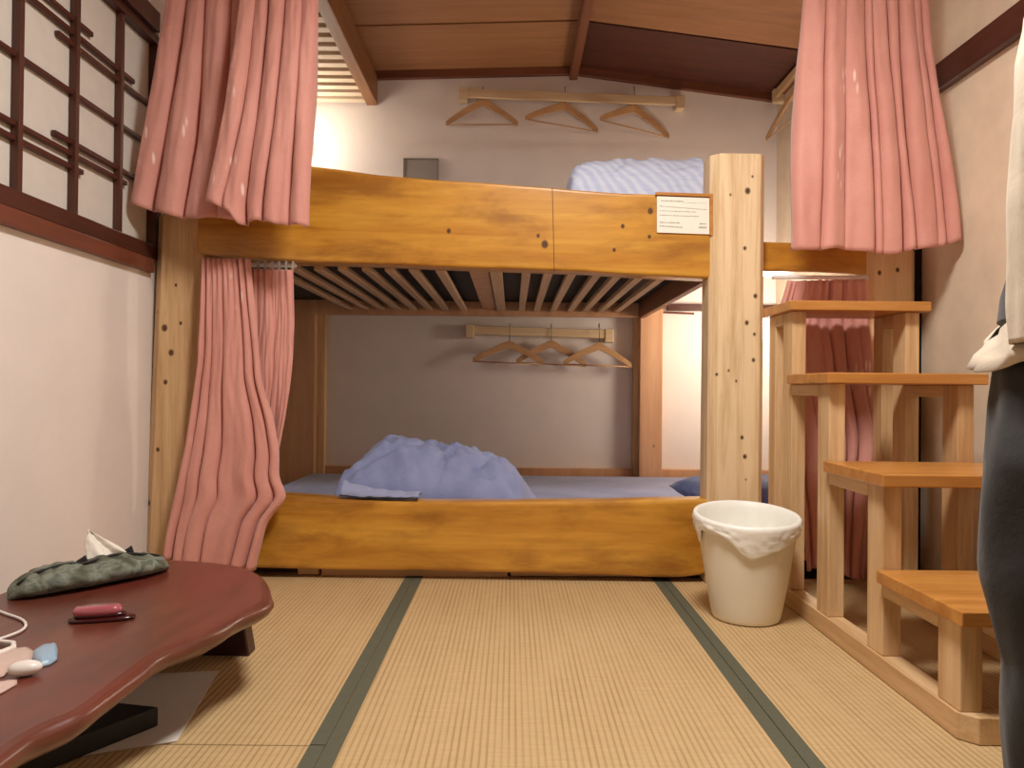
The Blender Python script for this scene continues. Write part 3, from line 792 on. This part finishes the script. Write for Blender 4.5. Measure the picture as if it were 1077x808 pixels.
# notice card on the board
p00, p10, p11, p01 = at(691, 206.5, 2.605), at(746, 208.5, 2.605), at(746, 246.5, 2.605), at(691, 244.5, 2.605)
t = thing('notice_card', 'white printed notice card fixed to the upper amber board beside the middle post', 'notice', tuple(p01))
attach(obj('card', prism([(p.x, p.z) for p in (p00, p10, p11, p01)], 'Y', 2.6045, 2.6085), 'sign'), t)
def cp(u, v): return p00.lerp(p10, u).lerp(p01.lerp(p11, u), v)
bm = bmesh.new(); rnd = random.Random(3)
def line(u0, u1, v, hgt=.028, slope_=0):
    u = u0
    while u < u1:
        w_ = rnd.uniform(.008, .02); c = cp(u, v+slope_*(u-u0)); hx = w_*.2*.9; e = rnd.uniform(.6, 1.2)*hgt*.065
        box(bm, c.x, c.x+w_*.165, 2.604, 2.6046, c.z-e, c.z+e); u += w_+.008
line(.08, .5, .12, .03); line(.5, .95, .15, .01); line(.05, .95, .27, .02, .06); line(.05, .75, .40, .02); line(.05, .8, .52, .022)
line(.05, .43, .72, .03); line(.05, .48, .82, .03, .04); line(.82, .93, .72, .04); line(.8, .94, .82, .045)
attach(obj('print', bm, 'ink'), t)
bm = bmesh.new()
a, b = p00+Vector((-.006, 0, .004)), p10+Vector((.012, 0, .004))
prism([(a.x, a.z), (b.x, b.z), (b.x, b.z+.010), (a.x, a.z+.010)], 'Y', 2.600, 2.6085, bm)
a, b = p10+Vector((.001, 0, .004)), p11+Vector((.001, 0, -.004))
prism([(a.x, a.z), (a.x+.011, a.z), (b.x+.011, b.z), (b.x, b.z)], 'Y', 2.600, 2.6085, bm)
attach(obj('card_frame', bm, 'tread'), t)

# ------------------------------------------------------------------ low table
ZTB, TT = .205, .05
tb = thing('low_table', 'low dark red lacquered slab table with a wavy live edge', 'table', (-.9, 1.4, 0))
edge = [(174,588),(205,589),(238,592),(262,597),(275,604),(283,614),(286,626),(283,634),(268,641),(252,648),(236,658),(222,666),(207,672),(190,678),(176,684),(163,692),(150,702),(132,716),(114,730),(99,742),(84,751),(66,758),(48,766),(30,776),(12,790),(-10,808)]
pts = [onZ(x, y, ZTB) for x, y in edge]
P = [(p.x, p.y) for p in pts]
yn = P[-1][1]
P += [(P[-1][0]+.02, yn-.12), (P[-1][0]+.01, .56), (-.95, .52), (-1.10, .56), (-1.145, .8), (-1.14, 1.2), (-1.155, 1.6), (-1.13, 1.9), (-1.05, 1.985)]
# smooth closed curve through P
def chaikin(P, k=2):
    for _ in range(k):
        Q = []
        for i in range(len(P)):
            a, b = P[i], P[(i+1) % len(P)]
            Q += [(a[0]*.75+b[0]*.25, a[1]*.75+b[1]*.25), (a[0]*.25+b[0]*.75, a[1]*.25+b[1]*.75)]
        P = Q
    return P
P = chaikin(P, 2)
cx = sum(p[0] for p in P)/len(P); cy = sum(p[1] for p in P)/len(P)
bm = bmesh.new(); rings = []
for dz, off in ((0, -.02), (-.0015, -.008), (-.006, 0), (-.018, .003), (-.032, -.006), (-.044, -.022), (-TT, -.045)):
    ring = []
    for i, p in enumerate(P):
        a, b = P[i-1], P[(i+1) % len(P)]
        nx_, ny_ = (b[1]-a[1]), -(b[0]-a[0]); L_ = math.hypot(nx_, ny_)
        sgn = -1 if (nx_*(p[0]-cx)+ny_*(p[1]-cy)) < 0 else 1
        o_ = off + (.008*noise.noise(Vector((p[0]*14, p[1]*14, dz*40))) if dz < -.01 else 0)
        wz = .004*noise.noise(Vector((p[0]*6, p[1]*6, 5))) if off < .0 and dz == -.0015 else 0
        ring.append(bm.verts.new((p[0]+nx_/L_*sgn*o_, p[1]+ny_/L_*sgn*o_, ZTB+dz)))
    rings.append(ring)
for A, B in zip(rings, rings[1:]):
    n = len(A)
    for k in range(n): bm.faces.new((A[k], A[(k+1) % n], B[(k+1) % n], B[k]))
f1 = bm.faces.new(rings[0]); f2 = bm.faces.new(rings[-1][::-1])
bmesh.ops.triangulate(bm, faces=[f1, f2])
o = attach(obj('tabletop', bm, 'lacquer', smooth=False), tb)
for p_ in o.data.polygons: p_.use_smooth = p_.area < .01 and abs(p_.normal.z) < .98
lg = onZ(262, 691, 0)
def table_leg(x1, y0, y1):
    bm = bmesh.new()
    prism([(x1-.34, .0015), (x1, .0015), (x1-.012, .07), (x1-.03, ZTB-TT-.001), (x1-.31, ZTB-TT-.001), (x1-.33, .07)], 'Y', y0, y1, bm)
    return attach(obj('leg', bm, 'lacquer_dark', bevel=.004), tb)
table_leg(lg.x, lg.y, lg.y+.05)
table_leg(lg.x, .68, .73)

# things on the table
# tissue pouch
a, b = onZ(8, 628, ZTB), onZ(172, 592, ZTB)
a = onZ(2, 628, ZTB); b = onZ(168, 597, ZTB)
ax = (b-a); Ln = ax.length; ax.normalize(); sd = Vector((-ax.y, ax.x, 0))
tp = thing('tissue_pouch', 'grey-green camouflage tissue pouch with a white tissue, at the back of the red table', 'tissue pouch', tuple((a+b)/2))
def pouch_pt(u, phi, r=1.0):
    c = a.lerp(b, u) - sd*.035
    w_ = .068*(max(0, 1-abs(2*u-1)**3.0))**.5*(1 - .15*abs(u-.5)) + .004
    h_ = .027*(max(0, 1-abs(2*u-1)**3.4))**.55 + .004
    pinch = 1 - .18*math.exp(-((u-.42)/.05)**2) - .12*math.exp(-((u-.80)/.05)**2)
    x = w_*cos(phi)*r; z = h_*(1+sin(phi))*pinch*r
    wr = .006*noise.noise(Vector((u*14, phi*1.7, 3))) + .003*noise.noise(Vector((u*34, phi*4, 8)))
    z = max(.0005, z + wr*max(0, sin(phi)+.4))
    return c + sd*x*(1+wr*8) + Vector((0, 0, z))
bm = bmesh.new(); n = 36; G = []
for i in range(61):
    G.append([bm.verts.new(pouch_pt(i/60, 2*pi*k/n)) for k in range(n)])
for A, B in zip(G, G[1:]):
    for k in range(n): bm.faces.new((A[k], A[(k+1) % n], B[(k+1) % n], B[k]))
bm.faces.new(G[0][::-1]); bm.faces.new(G[-1])
attach(obj('pouch', bm, 'camo', smooth=True), tp)
bm = bmesh.new(); tube(bm, [sum((pouch_pt(min(.98, max(.02, .02+.96*(i+q)/40)), pi*.5+.25, 1.03) for q in range(-3, 4)), Vector())/7 for i in range(41)], .0035, 6)
attach(obj('slit_edge', bm, 'black', smooth=True), tp)
bm = bmesh.new()
for u0 in (.42, .72):
    bm = bmesh.new(); c = pouch_pt(u0, pi*.5, 1.0)
    loft([(c.x, c.y, c.z-.002, .016, .008), (c.x+.002, c.y, c.z+.006, .013, .006), (c.x+.007, c.y, c.z+.014, .005, .004), (c.x+.009, c.y, c.z+.018, .002, .002)], 12, bm=bm)
    attach(obj('tab', bm, 'black', smooth=True), tp)
# tissue: pleated cone
bm = bmesh.new(); G = []
base = pouch_pt(.60, pi*.5)
tip = at(94, 554, base.y+.01)
for j in range(15):
    v = j/14; row = []
    for i in range(33):
        u = i/32*2-1
        wdt = .040*(1-v)**.75 + .006
        c = base.lerp(tip, v)
        c = c + ax*(-.004*sin(pi*v))
        p = c + ax*(u*wdt + .018*v*(1-v)) + sd*(.010*sin(u*5.0+v*2)*(1-v*.3) + .004*noise.noise(Vector((u*4, v*6, 2)))) + Vector((0, 0, -.018*abs(u)*(v**2) - .004))
        row.append(bm.verts.new(p))
    G.append(row)
for A, B in zip(G, G[1:]):
    for i in range(32): bm.faces.new((A[i], A[i+1], B[i+1], B[i]))
o = attach(obj('tissue', bm, 'tissue', smooth=True), tp); s = o.modifiers.new('s', 'SOLIDIFY'); s.thickness = .0015

# folding hairbrush
a, b = onZ(70, 657, ZTB), onZ(141, 652, ZTB)
hb_ = thing('hairbrush', 'pink translucent folding hairbrush on a dark red base, lying on the red table', 'hairbrush', tuple((a+b)/2))
ax2 = (b-a).normalized(); sd2 = Vector((-ax2.y, ax2.x, 0)); c0 = (a+b)/2 + sd2*.012; L2 = (b-a).length/2
def slab(z0, z1, lx, ly, c, n=40, top=.8):
    bm = bmesh.new(); R_ = []
    for s_, z in ((.9, z0), (1, z0+.2*(z1-z0)), (1, z0+.6*(z1-z0)), (top, z1)):
        R_.append([bm.verts.new(c + ax2*(lx*s_*abs(cos(2*pi*k/n))**.7*(1 if cos(2*pi*k/n) > 0 else -1)) + sd2*(ly*s_*abs(sin(2*pi*k/n))**.7*(1 if sin(2*pi*k/n) > 0 else -1)) + Vector((0, 0, z))) for k in range(n)])
    for A, B in zip(R_, R_[1:]):
        for k in range(n): bm.faces.new((A[k], A[(k+1) % n], B[(k+1) % n], B[k]))
    bm.faces.new(R_[0][::-1]); bm.faces.new(R_[-1]); return bm
attach(obj('base', slab(0.0005, .009, L2, .020, c0), 'brush_dark', smooth=True), hb_)
attach(obj('bristle_bed', slab(.009, .017, L2*.78, .016, c0 - ax2*.004), 'brush_dark', smooth=True), hb_)
attach(obj('cover', slab(.014, .030, L2*.74, .018, c0 - ax2*.008, top=.86), 'brush_pink', smooth=True), hb_)

# white cable
pts = [(-30, 640), (-10, 641), (0, 645), (10, 649), (21, 652), (28, 657), (27, 663), (18, 668), (6, 672), (-8, 677), (-30, 682)]
o = obj('charging_cable', tube(bmesh.new(), [onZ(x, y, ZTB)+Vector((0, 0, .0035)) for x, y in pts], .003, 8), 'white', smooth=True); subsurf(o)
tag(o, 'white charging cable looped at the left edge of the red table', 'cable')
# strap / plug end
pts = [(-20, 679), (0, 678), (14, 680), (14, 685), (2, 690), (-18, 697)]
o = obj('charging_plug', tube(bmesh.new(), [onZ(x, y, ZTB)+Vector((0, 0, .006)) for x, y in pts], [.004, .004, .0045, .005, .0055, .006], 8), 'white', smooth=True)
tag(o, 'thick white cable end bent back on the red table, just behind the beige wrapper', 'cable')
def packet(name, label, cat, outline, zt_, m, seed):
    P_ = [onZ(x, y, ZTB) for x, y in outline]; c = sum(P_, Vector())/len(P_)
    bm = bmesh.new(); R_ = []
    for s_, z in ((1, .0005), (1.0, .003), (.8, zt_*.85), (.45, zt_)):
        ring = []
        for i in range(len(P_)*4):
            k, f = divmod(i, 4); p = P_[k].lerp(P_[(k+1) % len(P_)], f/4)
            q = c + (p-c)*s_; ring.append(bm.verts.new((q.x, q.y, ZTB + z + (.003*noise.noise(Vector((q.x*60, q.y*60, seed))) if z > .004 else 0))))
        R_.append(ring)
    n = len(R_[0])
    for A, B in zip(R_, R_[1:]):
        for k in range(n): bm.faces.new((A[k], A[(k+1) % n], B[(k+1) % n], B[k]))
    bm.faces.new(R_[0][::-1]); bm.faces.new(R_[-1])
    return tag(obj(name, bm, m, smooth=True), label, cat)
packet('wrapper', 'crinkled beige pink wrapper at the left table edge, behind the white oval case', 'wrapper', [(-30, 703), (-5, 692), (18, 684), (30, 683), (37, 688), (33, 697), (12, 704), (4, 712), (-20, 722)], .010, 'pinkwrap', 1)
packet('packet', 'small light blue packet on the red table beside the white oval case', 'packet', [(34, 688), (46, 683), (59, 679), (61, 686), (60, 695), (53, 700), (42, 703), (37, 699), (34, 694)], .012, 'bluewrap', 2)
packet('wrapper', 'pale folded wrapper at the left table edge, in front of the white oval case', 'wrapper', [(-30, 730), (-5, 721), (10, 717), (18, 717), (18, 721), (4, 729), (-20, 742)], .006, 'pinkwrap', 4)
cE = onZ(23, 713, ZTB)
bm = bmesh.new(); bmesh.ops.create_uvsphere(bm, u_segments=32, v_segments=16, radius=1)
bmesh.ops.transform(bm, matrix=Matrix.Translation(cE+Vector((0, .008, .0125))) @ Matrix.Rotation(.35, 4, 'Z') @ Matrix.Diagonal((.0245, .0155, .012, 1)), verts=bm.verts)
o = obj('oval_case', bm, 'white', smooth=True); tag(o, 'small white oval case on the red table beside the light blue packet', 'case')

# under the table
bm = bmesh.new()
A = [onZ(230, 707, .0), onZ(186, 781, 0), onZ(60, 800, 0), onZ(120, 712, 0)]
prism([(p.x, p.y) for p in A], 'Z', .0012, .003, bm)
o = obj('paper_sheet', bm, plain('paper_grey_white', (214, 206, 196), .8, .03, 9, .1)); tag(o, 'white paper sheet on the tatami, sticking out from under the red table', 'paper')
p = onZ(167, 764, .003); q = onZ(105, 789, .003)
d = (q-p).normalized(); nn = Vector((-d.y, d.x, 0)); nn = nn if nn.x < 0 or nn.y > 0 else -nn
q2 = p + d*.30
bm = prism([(p.x, p.y), (q2.x, q2.y), (q2.x-.20, q2.y+.04), (p.x-.20, p.y+.04)], 'Z', .0032, .042)
o = obj('flat_case', bm, 'black', bevel=.004); tag(o, 'black flat case lying on the white paper under the red table', 'case')
# box behind right curtain
o = obj('storage_box', BX(.95, 1.2, 2.80, 3.1, .001, .055), 'black', bevel=.005); tag(o, 'low black box on the floor under the bed behind the steps', 'box')

# ------------------------------------------------------------------ person at right edge (facing left, left side to the camera)
pe = thing('person', 'person in a loose cream shirt and black trousers standing at the right edge', 'person', (.885, 1.17, 0))
PC = Vector((.925, 1.125, 0)); PA = radians(40); PF = Vector((-cos(PA), sin(PA), 0)); PL = Vector((-PF.y, PF.x, 0))
def front(px, py, lat):
    # forward distance and height where the sight line meets the person's sagittal plane shifted by lat
    d = ray(px, py); o_ = PC + PL*lat - CAM; k = (o_.x*PL.x+o_.y*PL.y)/(d.x*PL.x+d.y*PL.y); q = CAM + d*k
    return (q-PC).dot(PF), q.z
YN, YF = 1.07, 1.27    # near (left) leg, far leg
J = []; E = []; Rr = []
def V(x, y, z, r): J.append((x, y, z)); Rr.append(r); return len(J)-1
pel = V(.90, 1.17, .86, .10)
sp1 = V(.895, 1.17, 1.0, .095); chst = V(.885, 1.17, 1.18, .11); nk0 = V(.875, 1.17, 1.33, .055); nk = V(.862, 1.17, 1.385, .045)
hd0 = V(.845, 1.17, 1.44, .080); hd1 = V(.845, 1.17, 1.505, .112); hd2 = V(.857, 1.17, 1.575, .098)
chin = V(.790, 1.17, 1.412, .030); nose = V(.748, 1.17, 1.470, .012)
E += [(pel, sp1), (sp1, chst), (chst, nk0), (nk0, nk), (nk, hd0), (hd0, hd1), (hd1, hd2), (hd0, chin), (hd0, nose)]
for y, kx in ((YN, .815), (YF, .85)):
    h_ = V(.89, y+(.03 if y < 1.17 else -.03)*.5, .80, .085); k_ = V(kx, y, .45, .058); c_ = V(kx+.045, y, .30, .05); a_ = V(kx+.06, y, .075, .036); f_ = V(kx, y, .035, .034); t_ = V(kx-.10, y, .024, .024)
    E += [(pel, h_), (h_, k_), (k_, c_), (c_, a_), (a_, f_), (f_, t_)]
hands = []
for sgn in (-1, 1):
    sh = V(.88, 1.17+sgn*.15, 1.29, .055); el = V(.84, 1.17+sgn*.20, 1.03, .042) if sgn > 0 else V(.835, .965, 1.03, .042)
    wr_ = V(.80, 1.17+sgn*.20, .81, .026) if sgn > 0 else V(.872, .965, .82, .026)
    w0 = Vector(J[wr_])
    pm = V(w0.x-.005, w0.y, w0.z-.05, .028)
    E += [(chst, sh), (sh, el), (el, wr_), (wr_, pm)]
    hands.append((w0, sgn))
    for fi, (dx, L_) in enumerate(((-.026, .070), (-.009, .078), (.009, .072), (.025, .058))):
        b0 = V(w0.x-.005+dx, w0.y, w0.z-.092, .0095); b1 = V(w0.x-.005+dx*1.1, w0.y-sgn*.006, w0.z-.092-L_*.45, .0085); b2 = V(w0.x-.005+dx*1.1, w0.y-sgn*.020, w0.z-.092-L_*.85, .007)
        E += [(pm, b0), (b0, b1), (b1, b2)]
    th0 = V(w0.x-.034, w0.y-sgn*.010, w0.z-.055, .011); th1 = V(w0.x-.052, w0.y-sgn*.018, w0.z-.085, .009); th2 = V(w0.x-.055, w0.y-sgn*.022, w0.z-.108, .0075)
    E += [(pm, th0), (th0, th1), (th1, th2)]
me = bpy.data.meshes.new('body'); me.from_pydata([Vector(j)-Vector(pe.location) for j in J], E, []); me.update()
bo = bpy.data.objects.new('body', me); col.objects.link(bo); bo.parent = pe
sk = bo.modifiers.new('skin', 'SKIN'); sk.use_smooth_shade = True
for i, v in enumerate(me.skin_vertices[0].data): v.radius = (Rr[i], Rr[i]); v.use_root = (i == 0)
ss = bo.modifiers.new('sub', 'SUBSURF'); ss.levels = 2; ss.render_levels = 2
me.materials.append(MAT['skin'])
def wear(name, rings, m, seed=1, wr=.05, n=56, cap=False, sol=.003, mm=7):
    bm = loft(interp_rings(rings, mm), n, wr, seed, cap=cap)
    o = attach(obj(name, bm, m, smooth=True), pe)
    if sol: s = o.modifiers.new('s', 'SOLIDIFY'); s.thickness = sol; s.offset = 0
    return o
# trousers: two legs and seat. left edge of near leg follows the photo at Y=YN
def lx(py): 
    e = lerp_poly([(388, 1037), (450, 1029), (520, 1024), (560, 1022), (598, 1022), (640, 1033), (690, 1045), (750, 1044), (808, 1049)], py)
    t_, z = front(e+8, py, .10); return .885-t_, z
rings = []
for py in (806, 770, 730, 690, 660, 630, 605, 590, 560, 520, 480, 440, 400, 384):
    x, z = lx(py); rx = lerp_poly([(.1, .085), (.3, .095), (.45, .10), (.7, .135)], z); rings.append((x+rx, YN+(.03 if z > .6 else 0), z, rx, lerp_poly([(0, .07), (.45, .085), (.7, .12)], z)))
z0 = rings[0]; rings = [(z0[0]+.005, z0[1], .03, z0[3], z0[4])] + rings
bm = bmesh.new(); loft(interp_rings(rings, 4), 56, .07, 4, bm=bm, cap=False)
far = [(x+.03, YF-(.02 if z > .6 else 0), z, rx, ry) for x, _, z, rx, ry in rings]
loft(interp_rings(far, 4), 56, .07, 9, bm=bm, cap=False)
loft(interp_rings([(.885, 1.17, .64, .135, .19), (.885, 1.17, .76, .135, .18), (.885, 1.17, .90, .13, .165), (.89, 1.17, .98, .12, .15)], 5), 56, .03, 3, bm=bm, cap=False)
o = attach(obj('trousers', bm, 'trousers', smooth=True), pe); s = o.modifiers.new('s', 'SOLIDIFY'); s.thickness = .003; s.offset = 0
tag(o, 'black loose trousers')
wear('undershirt', [(.885, 1.17, .765, .120, .17), (.885, 1.17, .79, .158, .18), (.885, 1.17, .83, .153, .17), (.885, 1.17, .89, .135, .16), (.885, 1.17, 1.0, .105, .16), (.885, 1.17, 1.25, .105, .16), (.878, 1.17, 1.33, .07, .09)], 'tshirt', 2, .03)
# cream shirt: body, open at the front, hem pulled out to a tip
ht, hz = front(1022, 385, 0); hp = Vector((.885-ht, 1.17, hz))
bm = bmesh.new(); G = []; n = 90; zs = 30
for j in range(zs+1):
    v = j/zs; z = hp.z + (1.335-hp.z)*v
    rx = lerp_poly([(0, .196), (.06, .175), (.12, .150), (.2, .125), (.3, .128), (.6, .135), (.85, .13), (1, .085)], v); ry = lerp_poly([(0, .225), (.3, .19), (.7, .195), (.88, .185), (1, .10)], v)
    row = []
    for k in range(n+1):
        a = pi + (-1 + 2*k/n)*(pi-.001)   # around
        op = .40*min(1, max(0, (v-.07)/.1)); a2 = pi + op + (2*pi-2*op)*k/n
        x = .885+(rx if cos(a2) < 0 else max(rx, .165+.02*max(0, 1-v*4)))*cos(a2); y = 1.17+ry*sin(a2)
        fr = max(0, -cos(a2))
        flare_ = (fr**3)*max(0, 1-v*6)**1.2
        x -= flare_*(.885-.20-hp.x)
        w_ = .010*noise.noise(Vector((a2*2.0, z*30+a2*3, 1)))*(1+2*max(0, 1-v*4)) + .005*noise.noise(Vector((a2*6, z*16, 4)))
        x += w_*cos(a2)*1.2; y += w_*sin(a2)*1.2
        zz = z + (.012*sin(a2*3)*max(0, 1-v*4))
        row.append(bm.verts.new((x, y, zz)))
    G.append(row)
for A, B in zip(G, G[1:]):
    for k in range(n): bm.faces.new((A[k], A[k+1], B[k+1], B[k]))
o = attach(obj('shirt', bm, 'shirt', smooth=True), pe); s = o.modifiers.new('s', 'SOLIDIFY'); s.thickness = .003
wear('sleeve', [(.826, .965, .745, .060, .056), (.826, .965, .80, .062, .058), (.828, .968, .90, .064, .06), (.830, .97, 1.03, .066, .062), (.845, .985, 1.15, .075, .068), (.87, 1.03, 1.28, .08, .07), (.88, 1.06, 1.325, .05, .045)], 'shirt', 5, .12)
wear('sleeve', [(.80, 1.37, .83, .055, .05), (.84, 1.37, 1.03, .062, .058), (.865, 1.345, 1.18, .075, .068), (.875, 1.31, 1.29, .08, .07), (.88, 1.28, 1.325, .05, .045)], 'shirt', 6, .08)
# hair
bm = bmesh.new(); bmesh.ops.create_uvsphere(bm, u_segments=40, v_segments=24, radius=1)
bmesh.ops.transform(bm, matrix=Matrix.Translation((.888, 1.17, 1.555)) @ Matrix.Rotation(radians(42), 4, 'Y') @ Matrix.Diagonal((.112, .094, .088, 1)), verts=bm.verts)
for v in bm.verts: v.co *= 1.0; v.co += (v.co-Vector((.888, 1.17, 1.555)))*.03*noise.noise(v.co*30)
attach(obj('hair', bm, 'hair', smooth=True), pe)
for sgn in (-1, 1):
    bm = loft([(.862, 1.17+sgn*.079, 1.470, .008, .006), (.864, 1.17+sgn*.082, 1.482, .013, .008), (.866, 1.17+sgn*.084, 1.500, .016, .009), (.866, 1.17+sgn*.082, 1.512, .010, .007)], 16); attach(obj('ear', bm, 'skin', smooth=True), pe)
    bm = bmesh.new(); bmesh.ops.create_uvsphere(bm, u_segments=14, v_segments=10, radius=.009)
    bmesh.ops.translate(bm, vec=(.763, 1.17+sgn*.030, 1.508), verts=bm.verts); attach(obj('eye', bm, 'black', smooth=True), pe)
pe.location = PC; pe.rotation_euler.z = -PA

# ------------------------------------------------------------------ ceiling light of the room (behind the view)
cl_ = thing('ceiling_light', 'round ceiling light in the middle of the room, above the viewer', 'lamp', (.25, 1.25, 2.30))
bm = loft([(.25, 1.25, 2.30, .20, .20), (.25, 1.25, 2.31, .24, .24), (.25, 1.25, 2.36, .25, .25), (.25, 1.25, 2.40, .22, .22)], 48)
attach(obj('diffuser', bm, 'lamp', smooth=True), cl_)
attach(obj('housing', loft([(.25, 1.25, 2.401, .12, .12), (.25, 1.25, 2.49, .10, .10)], 32), 'white', smooth=False), cl_)
l = bpy.data.lights.new('ceiling_lamp', 'AREA'); l.shape = 'DISK'; l.size = .46; l.energy = 42; l.color = (1, .97, .93)
lo = bpy.data.objects.new('ceiling_lamp', l); col.objects.link(lo); lo.location = (.25, 1.25, 2.28)
w_ = bpy.data.worlds.new('world'); scn.world = w_; w_.use_nodes = True
w_.node_tree.nodes['Background'].inputs[0].default_value = (.9, .85, .8, 1); w_.node_tree.nodes['Background'].inputs[1].default_value = .1

vs = scn.view_settings; vs.view_transform = 'Standard'; vs.look = 'None'; vs.exposure = 0.22; vs.gamma = 1; vs.use_curve_mapping = False
